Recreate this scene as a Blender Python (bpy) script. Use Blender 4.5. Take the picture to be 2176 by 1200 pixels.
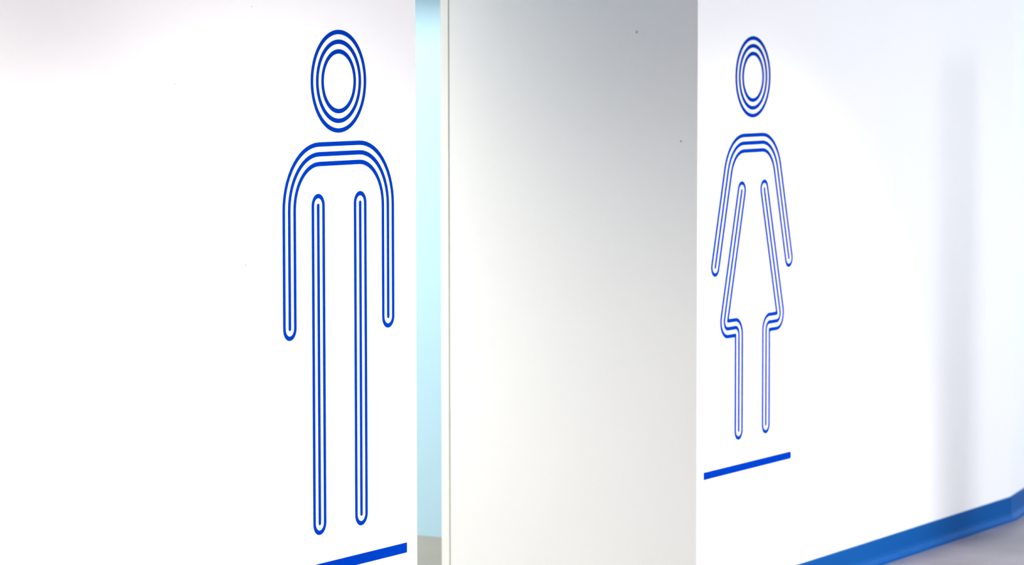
import bpy, bmesh, math
from mathutils import Matrix, Vector

for o in list(bpy.data.objects):
    bpy.data.objects.remove(o, do_unlink=True)
sc = bpy.context.scene
COL = sc.collection

# ------------------------------------------------------------------ camera
# World axes: X runs along the sign wall, Y points into that wall, Z is up (floor = 0).
F_PX, PITCH, TH, ROLL = 7081.8, 0.0688844, 0.517053, -0.0013557
EYE = 1.50
cd = bpy.data.cameras.new('camera')
cam = bpy.data.objects.new('camera', cd)
COL.objects.link(cam)
sc.camera = cam
cd.sensor_fit = 'HORIZONTAL'
cd.sensor_width = 36.0
cd.lens = 36.0 * F_PX / 2176.0
cd.clip_start, cd.clip_end = 0.05, 200
R0 = Vector((math.sin(TH), -math.cos(TH), 0))
F0 = Vector((math.cos(TH), math.sin(TH), 0))
Z0 = Vector((0, 0, 1))
fw = F0 * math.cos(PITCH) - Z0 * math.sin(PITCH)
up = F0 * math.sin(PITCH) + Z0 * math.cos(PITCH)
rt = R0 * math.cos(ROLL) + up * math.sin(ROLL)
up = -R0 * math.sin(ROLL) + up * math.cos(ROLL)
M = Matrix((rt, up, -fw)).transposed().to_4x4()
M.translation = Vector((0, 0, EYE))
cam.matrix_world = M
cd.dof.use_dof = True
cd.dof.focus_distance = 7.30
cd.dof.aperture_fstop = 6.0

# ------------------------------------------------------------------ world, exposure
w = bpy.data.worlds.new('World')
sc.world = w
w.use_nodes = True
bg = w.node_tree.nodes['Background']
bg.inputs['Color'].default_value = (0.62, 0.80, 1.0, 1)
bg.inputs['Strength'].default_value = 3.0
vs = sc.view_settings
vs.view_transform = 'Standard'
vs.look = 'None'
vs.gamma = 1.0
vs.exposure = 0.0
vs.use_curve_mapping = False

TRACK_BEAM = 320.0      # unseen track spotlights, added to brighten the foot of the sign wall
PANELS = [(3.6, 88.0, (1.0, 0.92, 0.86), 'added square ceiling panel light over the hall, farthest from the tapered post'),  # unseen panels, added to fill the hall with light
          (6.4, 90.0, (1.0, 0.96, 0.93), 'added square ceiling panel light over the middle of the hall'),
          (10.2, 185.0, (0.91, 0.96, 1.0), 'added square ceiling panel light nearest the tapered white post')]
OPENING_BEAM = 190.0    # unseen spotlight added to brighten the side wall inside the opening
LOBBY_BEAM = 1150.0      # unseen spotlight added in the lobby to light its side walls
TRACK = [(3.2, 26, 'added white spotlight on the ceiling track, farthest from the opening'),
         (4.4, 26, 'added white spotlight on the ceiling track aimed at the blank wall'),
         (5.7, 26, 'added white spotlight on the ceiling track aimed at the man pictogram'),
         (8.05, 23, 'added white spotlight on the ceiling track aimed at the woman pictogram')]

# ------------------------------------------------------------------ sizes
V = 3.87                # sign wall face
U_OPEN0, U_OPEN1 = 6.3713, 7.7834
U_BEND = 10.04
H_HALL, H_LOBBY = 2.80, 2.80

# ------------------------------------------------------------------ materials
def new_mat(name):
    m = bpy.data.materials.new(name)
    m.use_nodes = True
    return m, m.node_tree, m.node_tree.nodes['Principled BSDF']

def paint(name, col, rough=0.6, spec=0.15, bump=0.02, bump_scale=900, mottle=0.015, specks=()):
    """wall paint: faint mottling, fine roller texture, a few dirt specks of their own shape"""
    m, nt, b = new_mat(name)
    N, L = nt.nodes, nt.links
    tc = N.new('ShaderNodeTexCoord')
    n1 = N.new('ShaderNodeTexNoise')
    n1.inputs['Scale'].default_value = 2.3
    n1.inputs['Detail'].default_value = 3
    L.new(tc.outputs['Object'], n1.inputs['Vector'])
    mp = N.new('ShaderNodeMapRange')
    mp.inputs['To Min'].default_value = 1 - mottle
    mp.inputs['To Max'].default_value = 1 + mottle
    L.new(n1.outputs['Fac'], mp.inputs['Value'])
    mul = N.new('ShaderNodeMix')
    mul.data_type = 'RGBA'
    mul.blend_type = 'MULTIPLY'
    mul.inputs['Factor'].default_value = 1
    mul.inputs['A'].default_value = (*col, 1)
    L.new(mp.outputs['Result'], mul.inputs['B'])
    out = mul.outputs['Result']
    for (px, py, pz, r, c) in specks:
        d = N.new('ShaderNodeVectorMath')
        d.operation = 'DISTANCE'
        L.new(tc.outputs['Object'], d.inputs[0])
        d.inputs[1].default_value = (px, py, pz)
        s = N.new('ShaderNodeMapRange')
        s.inputs['From Min'].default_value = r * 0.4
        s.inputs['From Max'].default_value = r
        s.inputs['To Min'].default_value = 0.75
        s.inputs['To Max'].default_value = 0.0
        L.new(d.outputs['Value'], s.inputs['Value'])
        mx = N.new('ShaderNodeMix')
        mx.data_type = 'RGBA'
        L.new(s.outputs['Result'], mx.inputs['Factor'])
        L.new(out, mx.inputs['A'])
        mx.inputs['B'].default_value = (*c, 1)
        out = mx.outputs['Result']
    L.new(out, b.inputs['Base Color'])
    b.inputs['Roughness'].default_value = rough
    b.inputs['Specular IOR Level'].default_value = spec
    n2 = N.new('ShaderNodeTexNoise')
    n2.inputs['Scale'].default_value = bump_scale
    L.new(tc.outputs['Object'], n2.inputs['Vector'])
    bp = N.new('ShaderNodeBump')
    bp.inputs['Strength'].default_value = bump
    bp.inputs['Distance'].default_value = 0.001
    L.new(n2.outputs['Fac'], bp.inputs['Height'])
    L.new(bp.outputs['Normal'], b.inputs['Normal'])
    return m

DIRT = (0.22, 0.20, 0.17)
M_WHITE = paint('white_wall_paint', (0.86, 0.86, 0.86), specks=[
    (5.449, V, EYE - 0.0623, 0.0022, DIRT), (5.694, V, EYE - 0.4367, 0.0035, DIRT),
    (5.7227, V, EYE + 0.0949, 0.0020, DIRT), (5.2046, V, EYE - 0.6784, 0.0030, (0.5, 0.5, 0.48))])
M_INNER = paint('warm_white_lobby_paint', (0.84, 0.84, 0.80), mottle=0.02, specks=[
    (U_OPEN1, 4.0487, EYE + 0.053, 0.0045, DIRT), (U_OPEN1, 3.918, EYE - 0.2317, 0.0040, DIRT)])
M_CYAN = paint('pale_cyan_wall_paint', (0.30, 0.45, 0.53))
M_LOBBY = paint('grey_blue_bounce_paint', (0.22, 0.30, 0.42))  # unseen walls, darkened to cut bounce and cool the side wall
M_FRAME = paint('cream_frame_paint', (0.86, 0.85, 0.78), rough=0.35)
M_GROOVE = paint('shadow_gap_grey', (0.52, 0.52, 0.44), rough=0.7)
M_CEIL = paint('ceiling_white', (0.82, 0.82, 0.82), rough=0.9)
M_BASE = paint('blue_baseboard_vinyl', (0.004, 0.080, 0.30), rough=0.42, spec=0.02, mottle=0.08)
M_VINYL = paint('blue_sign_vinyl', (0.0, 0.036, 0.38), rough=0.5, spec=0.0, mottle=0.04, bump=0.05, bump_scale=600)
M_METAL = paint('white_lamp_metal', (0.8, 0.8, 0.8), rough=0.3, spec=0.5)
M_ALU = paint('grey_window_frame', (0.35, 0.37, 0.40), rough=0.4, spec=0.5)

def floor_mat():
    m, nt, b = new_mat('mauve_grey_floor_vinyl')
    N, L = nt.nodes, nt.links
    tc = N.new('ShaderNodeTexCoord')
    n = N.new('ShaderNodeTexNoise')
    n.inputs['Scale'].default_value = 6
    n.inputs['Detail'].default_value = 6
    L.new(tc.outputs['Object'], n.inputs['Vector'])
    cr = N.new('ShaderNodeValToRGB')
    cr.color_ramp.elements[0].position = 0.35
    cr.color_ramp.elements[1].position = 0.70
    cr.color_ramp.elements[0].color = (0.20, 0.18, 0.20, 1)
    cr.color_ramp.elements[1].color = (0.25, 0.23, 0.265, 1)
    L.new(n.outputs['Fac'], cr.inputs['Fac'])
    L.new(cr.outputs['Color'], b.inputs['Base Color'])
    b.inputs['Roughness'].default_value = 0.36
    b.inputs['Specular IOR Level'].default_value = 0.3
    return m
M_FLOOR = floor_mat()

def emit_mat(name, col, s):
    m, nt, b = new_mat(name)
    b.inputs['Base Color'].default_value = (*col, 1)
    b.inputs['Emission Color'].default_value = (*col, 1)
    b.inputs['Emission Strength'].default_value = s
    return m
M_LENS = emit_mat('lamp_lens', (1.0, 0.96, 0.9), 8.0)

def glass_mat():
    m, nt, b = new_mat('window_glass')
    N, L = nt.nodes, nt.links
    t = N.new('ShaderNodeBsdfTransparent')
    g = N.new('ShaderNodeBsdfGlossy')
    g.inputs['Roughness'].default_value = 0.02
    fr = N.new('ShaderNodeFresnel')
    mx = N.new('ShaderNodeMixShader')
    L.new(fr.outputs['Fac'], mx.inputs['Fac'])
    L.new(t.outputs['BSDF'], mx.inputs[1])
    L.new(g.outputs['BSDF'], mx.inputs[2])
    L.new(mx.outputs['Shader'], N['Material Output'].inputs['Surface'])
    return m
M_GLASS = glass_mat()

# ------------------------------------------------------------------ mesh helpers
def link_mesh(name, verts, faces, mat, parent=None, smooth=False):
    me = bpy.data.meshes.new(name)
    me.from_pydata(verts, [], faces)
    me.validate()
    bm = bmesh.new()
    bm.from_mesh(me)
    bmesh.ops.recalc_face_normals(bm, faces=bm.faces)
    bm.to_mesh(me)
    bm.free()
    me.materials.append(mat)
    if smooth:
        for p in me.polygons:
            p.use_smooth = True
    o = bpy.data.objects.new(name, me)
    COL.objects.link(o)
    if parent is not None:
        o.parent = parent
        o.matrix_parent_inverse = Matrix.Translation(-parent.location)
    return o

def prism(name, poly, z0, z1, mat, parent=None):
    n = len(poly)
    vs_ = [(x, y, z0) for x, y in poly] + [(x, y, z1) for x, y in poly]
    fs = [tuple(range(n))[::-1], tuple(range(n, 2 * n))]
    fs += [(i, (i + 1) % n, n + (i + 1) % n, n + i) for i in range(n)]
    return link_mesh(name, vs_, fs, mat, parent)

def box(name, x0, x1, y0, y1, z0, z1, mat, parent=None):
    return prism(name, [(x0, y0), (x1, y0), (x1, y1), (x0, y1)], z0, z1, mat, parent)

def struct(o, label=None):
    o['kind'] = 'structure'
    if label:
        o['label'] = label
    return o

def thing(name, loc, label, cat, group=None):
    e = bpy.data.objects.new(name, None)
    e.empty_display_size = 0.1
    e.location = loc
    COL.objects.link(e)
    e['label'] = label
    e['category'] = cat
    if group:
        e['group'] = group
    return e

# ------------------------------------------------------------------ the setting
A = math.radians(10.0)
bend = lambda d, off: (U_BEND + d * math.cos(A) - off * math.sin(A), V + d * math.sin(A) + off * math.cos(A))
U_END = 14.0
d_end = (U_END - U_BEND) / math.cos(A)
v_end = V + d_end * math.sin(A)

struct(box('floor', -3.0, 14.2, -2.2, 7.7, -0.12, 0.0, M_FLOOR), 'mauve grey vinyl floor of the hall and lobby')
M_TILE = paint('grey_passage_floor', (0.24, 0.235, 0.215), rough=0.7, spec=0.05, mottle=0.2)
struct(box('floor_passage', U_OPEN1 + 0.15, 8.79, V + 0.16, 7.5, 0.0, 0.004, M_TILE), 'grey floor of the side passage before the cyan wall')
struct(box('ceiling', -3.0, 14.2, -2.2, 7.7, H_HALL, H_HALL + 0.12, M_CEIL), 'flat white ceiling')
struct(box('wall_left', -3.0, U_OPEN0, V, V + 0.16, 0, H_HALL, M_WHITE), 'white hall wall carrying the man pictogram')
wr = struct(box('wall_right', U_OPEN1, U_BEND, V, V + 0.15, 0, H_HALL, M_WHITE), 'white hall wall carrying the woman pictogram')
wr.data.materials.append(M_INNER)          # the face inside the opening belongs to the lobby's paint
for p_ in wr.data.polygons:
    if p_.normal.x < -0.9:
        p_.material_index = 1
struct(prism('wall_far', [(U_BEND, V), bend(d_end, 0), bend(d_end, 0.16), (U_BEND, V + 0.15)], 0, H_HALL, M_WHITE),
       'white hall wall turning slightly away beyond the woman pictogram')
struct(box('wall_header', U_OPEN0, U_OPEN1, V, V + 0.16, 2.35, H_HALL, M_WHITE), 'white wall strip above the opening')
V_GAP0, V_GAP1, V_POST = 4.6205, 4.6250, 4.6485
struct(box('wall_inner', U_OPEN1, U_OPEN1 + 0.15, V + 0.15, V_GAP0, 0, H_HALL, M_INNER), 'off-white side wall inside the opening')
# the end of the side wall: recessed shadow gap, then a cream end post
trim = struct(box('trim_1', U_OPEN1, U_OPEN1 + 0.15, V_GAP1, V_POST, 0, H_HALL, M_FRAME), 'cream end post of the side wall')
struct(box('trim_2', U_OPEN1 + 0.002, U_OPEN1 + 0.15, V_GAP0, V_GAP1, 0, H_HALL, M_GROOVE), 'narrow grey shadow gap before the end post')
struct(box('trim_3', U_OPEN1, U_OPEN1 + 0.15, V_POST, 7.5, 2.085, 2.13, M_FRAME), 'cream head piece added above the side passage to shade the cyan wall')  # unseen head piece and lintel, added to shade the top of the cyan wall
struct(box('wall_shade_lintel', U_OPEN1, U_OPEN1 + 0.15, V_POST, 7.5, 2.13, H_HALL, M_INNER), 'off-white wall strip added above the side passage to shade the cyan wall')
struct(box('wall_lobby', U_OPEN0 - 0.15, U_OPEN0, V + 0.16, 7.5, 0, H_HALL, M_LOBBY), 'grey-blue lobby wall behind the man pictogram')
struct(box('wall_passage', 8.79, 8.94, V + 0.16, 7.5, 0, H_HALL, M_CYAN), 'pale cyan wall seen through the slot of the opening')
struct(box('wall_back', U_OPEN0 - 0.15, 8.94, 7.5, 7.65, 0, H_HALL, M_LOBBY), 'grey-blue end wall of the lobby')
struct(box('wall_opposite', -3.0, 14.2, -2.15, -2.0, 0, H_HALL, M_WHITE), 'white wall on the other side of the hall')
struct(box('wall_near', -3.0, -2.85, -2.0, V, 0, H_HALL, M_WHITE), 'white end wall behind the viewer')

# blue baseboard along the right-hand wall, following its bend
# coved vinyl: upright face, then a small foot curving out onto the floor
COVE = [(0.0, 0.0), (0.026, 0.0), (0.026, 0.0025), (0.017, 0.0050), (0.011, 0.0100), (0.0075, 0.0170), (0.006, 0.0260), (0.006, 0.0715), (0.004, 0.0735), (0.0, 0.0735)]
def baseboard(name, line, label):
    """line(off): list of plan points of the run at distance off before the wall face"""
    rows = [[(x, y, z) for x, y in line(off)] for off, z in COVE]
    m, k = len(rows), len(rows[0])
    vv = [p for r in rows for p in r]
    ff = [(a * k + i, a * k + i + 1, ((a + 1) % m) * k + i + 1, ((a + 1) % m) * k + i) for a in range(m) for i in range(k - 1)]
    ff += [tuple(a * k for a in range(m)), tuple(a * k + k - 1 for a in range(m))]
    return struct(link_mesh(name, vv, ff, M_BASE), label)
baseboard('baseboard_right', lambda t: [(U_OPEN1, V - t), (U_BEND + t * math.tan(A / 2), V - t), bend(d_end - 0.01, -t)],
          'blue coved vinyl baseboard under the woman pictogram')
baseboard('baseboard_left', lambda t: [(-2.85, V - t), (U_OPEN0, V - t)], 'blue coved vinyl baseboard under the man pictogram')

# unseen glazed end of the hall, added to let in blue daylight
win = struct(thing('added_window_1', (U_END, 1.3, 0), 'added full-height glazed end of the hall with grey frame, out of view', 'window'))
del win['category']
y0, y1 = -2.0, v_end
box('window_sill', U_END, U_END + 0.10, y0, y1, 0.0, 0.10, M_ALU, win)
box('window_head', U_END, U_END + 0.10, y0, y1, 2.60, H_HALL, M_ALU, win)
nb = 4
for i in range(nb + 1):
    yy = y0 + (y1 - y0 - 0.08) * i / nb
    box('mullion', U_END, U_END + 0.10, yy, yy + 0.08, 0.10, 2.60, M_ALU, win)
for i in range(nb):
    ya = y0 + (y1 - y0 - 0.08) * i / nb + 0.08
    yb = y0 + (y1 - y0 - 0.08) * (i + 1) / nb
    box('pane', U_END + 0.045, U_END + 0.051, ya, yb, 0.10, 2.60, M_GLASS, win)

# ------------------------------------------------------------------ pictograms (raised vinyl, 0.6 mm)
W_ST, D_ST, TK = 0.0095, 0.0208, 0.0006

def unit(a):
    l = math.hypot(*a)
    return (a[0] / l, a[1] / l)

def offset_path(pts, rad, d, n=14):
    """2-D polyline offset by d to its left; corner i filleted with radius rad[i] on the centre line.
    Every corner always yields n+1 points so that different offsets correspond."""
    k = len(pts)
    dirs = [unit((pts[i + 1][0] - pts[i][0], pts[i + 1][1] - pts[i][1])) for i in range(k - 1)]
    nor = [(-t[1], t[0]) for t in dirs]
    out = [(pts[0][0] + nor[0][0] * d, pts[0][1] + nor[0][1] * d)]
    for i in range(1, k - 1):
        t0, t1 = dirs[i - 1], dirs[i]
        cr = t0[0] * t1[1] - t0[1] * t1[0]
        turn = math.atan2(cr, t0[0] * t1[0] + t0[1] * t1[1])
        s = 1 if turn > 0 else -1
        r = max(rad[i] - s * d, 0.0)
        bis = (nor[i - 1][0] + nor[i][0], nor[i - 1][1] + nor[i][1])
        f = 2 / (bis[0] ** 2 + bis[1] ** 2)
        p = (pts[i][0] + bis[0] * f * d, pts[i][1] + bis[1] * f * d)
        tl = r * math.tan(abs(turn) / 2)
        a0 = (p[0] - t0[0] * tl, p[1] - t0[1] * tl)
        c = (a0[0] + nor[i - 1][0] * r * s, a0[1] + nor[i - 1][1] * r * s)
        rx, ry = a0[0] - c[0], a0[1] - c[1]
        for j in range(n + 1):
            a = turn * j / n
            ca, sa = math.cos(a), math.sin(a)
            out.append((c[0] + rx * ca - ry * sa, c[1] + rx * sa + ry * ca))
    out.append((pts[-1][0] + nor[-1][0] * d, pts[-1][1] + nor[-1][1] * d))
    return out

def capsule(pts, rad, d, n=18):
    """closed contour at distance d around a path, with round ends"""
    lft = offset_path(pts, rad, d)
    rgt = offset_path(pts, rad, -d)
    def cap(c, a):
        vx, vy = a[0] - c[0], a[1] - c[1]
        return [(c[0] + vx * math.cos(q) - vy * math.sin(q), c[1] + vx * math.sin(q) + vy * math.cos(q))
                for q in (-math.pi * j / n for j in range(1, n))]
    return lft + cap(pts[-1], lft[-1]) + rgt[::-1] + cap(pts[0], rgt[0])

def to_wall(p, depth):
    return (p[0], V - 0.0002 - depth, p[1])

def ring_mesh(name, outer, inner, parent):
    n = len(outer)
    vv = [to_wall(p, TK) for p in outer] + [to_wall(p, TK) for p in inner] + [to_wall(p, 0) for p in outer] + [to_wall(p, 0) for p in inner]
    ff = []
    for i in range(n):
        j = (i + 1) % n
        ff += [(i, j, n + j, n + i), (2 * n + i, 2 * n + j, j, i), (n + i, n + j, 3 * n + j, 3 * n + i)]
    return link_mesh(name, vv, ff, M_VINYL, parent)

def solid_mesh(name, contour, parent=None):
    n = len(contour)
    vv = [to_wall(p, TK) for p in contour] + [to_wall(p, 0) for p in contour]
    ff = [tuple(range(n))] + [(i, (i + 1) % n, n + (i + 1) % n, n + i) for i in range(n)]
    return link_mesh(name, vv, ff, M_VINYL, parent)

def stripe_mesh(name, pts, rad, parent):
    """single stroke with round ends as a quad strip (safe for concave paths)"""
    n = 8
    h = W_ST / 2
    L_, R_ = offset_path(pts, rad, h), offset_path(pts, rad, -h)
    def half(c, a, k):
        vx, vy = a[0] - c[0], a[1] - c[1]
        q = k * math.pi / 2
        return (c[0] + vx * math.cos(q) - vy * math.sin(q), c[1] + vx * math.sin(q) + vy * math.cos(q))
    # add the caps as shrinking cross-sections
    def cap_rows(c, l, r, sgn):
        rows = []
        ax = ((l[0] - r[0]) / 2, (l[1] - r[1]) / 2)
        tx = (ax[1] * sgn, -ax[0] * sgn)
        for j in range(1, n):
            q = math.pi / 2 * j / n
            co, si = math.cos(q), math.sin(q)
            rows.append(((c[0] + ax[0] * co + tx[0] * si, c[1] + ax[1] * co + tx[1] * si),
                         (c[0] - ax[0] * co + tx[0] * si, c[1] - ax[1] * co + tx[1] * si)))
        return rows
    rows = cap_rows(pts[0], L_[0], R_[0], -1)[::-1] + list(zip(L_, R_)) + cap_rows(pts[-1], L_[-1], R_[-1], 1)
    m = len(rows)
    vv = [to_wall(a, TK) for a, b in rows] + [to_wall(b, TK) for a, b in rows] + [to_wall(a, 0) for a, b in rows] + [to_wall(b, 0) for a, b in rows]
    ff = []
    for i in range(m - 1):
        ff += [(i, i + 1, m + i + 1, m + i), (2 * m + i, 2 * m + i + 1, i + 1, i), (m + i, m + i + 1, 3 * m + i + 1, 3 * m + i)]
    ff += [(0, m, 3 * m, 2 * m), (m - 1, 2 * m - 1, 4 * m - 1, 3 * m - 1)]
    return link_mesh(name, vv, ff, M_VINYL, parent)

def head(parent, cx, cz, rmid):
    for k in (1, 0, -1):
        r = rmid + k * D_ST
        circ = lambda q: [(cx + q * math.cos(2 * math.pi * i / 96), cz + q * math.sin(2 * math.pi * i / 96)) for i in range(96)]
        ring_mesh('head_ring', circ(r + W_ST / 2), circ(r - W_ST / 2), parent)

def limb(parent, kind, pts, rad):
    h = W_ST / 2
    ring_mesh(kind + '_outline', capsule(pts, rad, D_ST + h), capsule(pts, rad, D_ST - h), parent)
    stripe_mesh(kind + '_stripe', pts, rad, parent)

# man
UM = 6.0530
man = thing('man_pictogram', (UM, V, EYE - 1.032), 'large blue triple-line standing man pictogram with straight legs', 'pictogram')
head(man, UM, EYE - 0.0612, 0.0848)
ZS, ZH = EYE - 0.2158, EYE - 0.5808
UA = UM + 0.0012
limb(man, 'arm', [(UA - 0.197, ZH), (UA - 0.197, ZS), (UA + 0.197, ZS), (UA + 0.197, ZH)], [0, 0.117, 0.117, 0])
for s in (-1, 1):
    limb(man, 'leg', [(UM + s * 0.0838, EYE - 0.3255), (UM + s * 0.0838, EYE - 1.0068)], [0, 0])

# woman
W_ST = 0.0102
UW = 8.1195
woman = thing('woman_pictogram', (UW, V, EYE - 1.037), 'smaller blue triple-line woman pictogram with slanted arms and skirt', 'pictogram')
head(woman, UW - 0.0025, EYE - 0.0662, 0.0832)
limb(woman, 'arm', [(UW - 0.2298, EYE - 0.5655), (UW - 0.1319, EYE - 0.2430), (UW + 0.1319, EYE - 0.2430), (UW + 0.2298, EYE - 0.5655)],
     [0, 0.100, 0.100, 0])
for s in (-1, 1):
    limb(woman, 'body', [(UW + s * 0.0702, EYE - 0.3695), (UW + s * 0.1815, EYE - 0.7340), (UW + s * 0.0850, EYE - 0.7340), (UW + s * 0.0850, EYE - 1.0120)],
         [0, D_ST, D_ST, 0])

def underline(x0, x1, z0, z1, label, round_end=0.0):
    pts = [(x0, z0)]
    if round_end:
        for (cx, cz, a0) in ((x1 - round_end, z0 + round_end, -90), (x1 - round_end, z1 - round_end, 0)):
            pts += [(cx + round_end * math.cos(math.radians(a0 + q)), cz + round_end * math.sin(math.radians(a0 + q))) for q in range(0, 91, 15)]
    else:
        pts += [(x1, z0), (x1, z1)]
    pts.append((x0, z1))
    o = solid_mesh('underline_stripe', pts)
    o['label'] = label
    o['category'] = 'stripe'
    o['group'] = 'blue stripes under the pictograms'
    return o
underline(5.7827, 6.3267, EYE - 1.1171, EYE - 1.0946, 'solid blue horizontal stripe under the man pictogram')
underline(7.8237, 8.3680, EYE - 1.1232, EYE - 1.1036, 'solid blue horizontal stripe under the woman pictogram, rounded at one end', 0.006)

# ------------------------------------------------------------------ added ceiling panels and spotlights (unseen above the frame; they light the place)
def lathe(name, prof, mat, parent, n=32):
    x, y, z = parent.location
    vv, ff = [], []
    for r, h in prof:
        vv += [(x + r * math.cos(2 * math.pi * i / n), y + r * math.sin(2 * math.pi * i / n), z + h) for i in range(n)]
    for k in range(len(prof) - 1):
        for i in range(n):
            j = (i + 1) % n
            ff.append((k * n + i, k * n + j, (k + 1) * n + j, (k + 1) * n + i))
    return link_mesh(name, vv, ff, mat, parent, smooth=True)

def ceiling_panel(x, y, z, power, col, label):
    """added unseen light built as a surface-mounted square LED panel, lit diffuser in a thin white frame"""
    t = thing('added_panel_light', (x, y, z), label, 'ceiling light', 'added mid-hall ceiling panels')
    h = 0.45
    for (a, b, c, d) in ((-h, h, -h, -h + 0.03), (-h, h, h - 0.03, h), (-h, -h + 0.03, -h + 0.03, h - 0.03), (h - 0.03, h, -h + 0.03, h - 0.03)):
        box('frame_bar', x + a, x + b, y + c, y + d, z - 0.05, z, M_METAL, t)
    box('diffuser', x - h + 0.03, x + h - 0.03, y - h + 0.03, y + h - 0.03, z - 0.035, z, M_LENS, t)
    ld = bpy.data.lights.new('panel_glow', 'AREA')
    ld.shape = 'SQUARE'
    ld.size = 0.84
    ld.energy = power
    ld.color = col
    lo = bpy.data.objects.new('panel_glow', ld)
    COL.objects.link(lo)
    lo.parent = t
    lo.location = (0, 0, -0.055)
    return t

def track_spot(x, y, z, target, power, half_deg, blend, col, label, rad=0.035):
    """added unseen light built as a cylindrical spotlight head on the ceiling, tilted towards the wall"""
    t = thing('added_spotlight', (x, y, z), label, 'spotlight')
    hz = 0.13
    d = (Vector(target) - Vector((x, y, z - hz))).normalized()
    q = d.to_track_quat('-Z', 'Y')
    lathe('stem', [(0.0005, -0.035), (0.009, -0.035), (0.009, -hz)], M_METAL, t, 16)
    def tilted(name, prof, mat):
        o = lathe(name, prof, mat, t)
        o.data.transform(Matrix.Translation(Vector((x, y, z - hz))) @ q.to_matrix().to_4x4() @ Matrix.Translation(-Vector((x, y, z))))
    tilted('lamp_head', [(0.0005, 0.07), (rad, 0.07), (rad + 0.01, 0.06), (rad + 0.01, -0.08), (rad + 0.006, -0.08), (rad + 0.006, -0.065)], M_METAL)
    tilted('lens', [(0.0005, -0.065), (rad + 0.006, -0.065)], M_LENS)
    ld = bpy.data.lights.new('spotlight_beam', 'SPOT')
    ld.energy = power
    ld.color = col
    ld.spot_size = math.radians(2 * half_deg)
    ld.spot_blend = blend
    ld.shadow_soft_size = rad
    lo = bpy.data.objects.new('spotlight_beam', ld)
    COL.objects.link(lo)
    lo.parent = t
    lo.location = Vector((0, 0, -hz)) + d * 0.10
    lo.rotation_euler = q.to_euler()
    return t

V_TRACK = 1.0
trk = box('added_lighting_track', 2.0, 9.2, V_TRACK - 0.018, V_TRACK + 0.018, H_HALL - 0.035, H_HALL, M_METAL)  # unseen track, added to carry the spotlights
trk['label'] = 'added white ceiling track carrying the spotlights along the hall'
trk['category'] = 'track'
for x, hd, nm in TRACK:
    track_spot(x, V_TRACK, H_HALL, (x, V, 0.05), TRACK_BEAM, hd, 0.8, (1.0, 0.98, 0.97), nm)
for x, pw, c, nm in PANELS:
    ceiling_panel(x, 0.2, H_HALL, pw, c, nm)
track_spot(4.9, V_TRACK, H_HALL, (U_OPEN1, V + 0.15, -0.35), OPENING_BEAM, 21, 0.9, (1.0, 0.975, 0.94), 'added white spotlight on the ceiling track turned into the opening')
track_spot(6.60, 6.90, H_LOBBY, (U_OPEN1, 6.86, 1.60), LOBBY_BEAM, 63.5, 0.5, (1.0, 0.955, 0.855), 'added white spotlight on the lobby ceiling behind the opening', 0.11)

# tapered white post added out of view to shade a strip of the wall
post = thing('added_shade_post', (9.75, V - 1.0, 0), 'tall tapered white post added out of view to shade the woman pictogram wall', 'post')
lathe('shaft', [(0.08, 0.05), (0.074, 0.6), (0.058, 1.2), (0.04, 1.6), (0.032, 1.8), (0.02, 1.84), (0.0005, 1.85)], M_WHITE, post, 48)
lathe('base_ring', [(0.0005, 0.0), (0.105, 0.0), (0.105, 0.045), (0.08, 0.05)], M_BASE, post, 48)
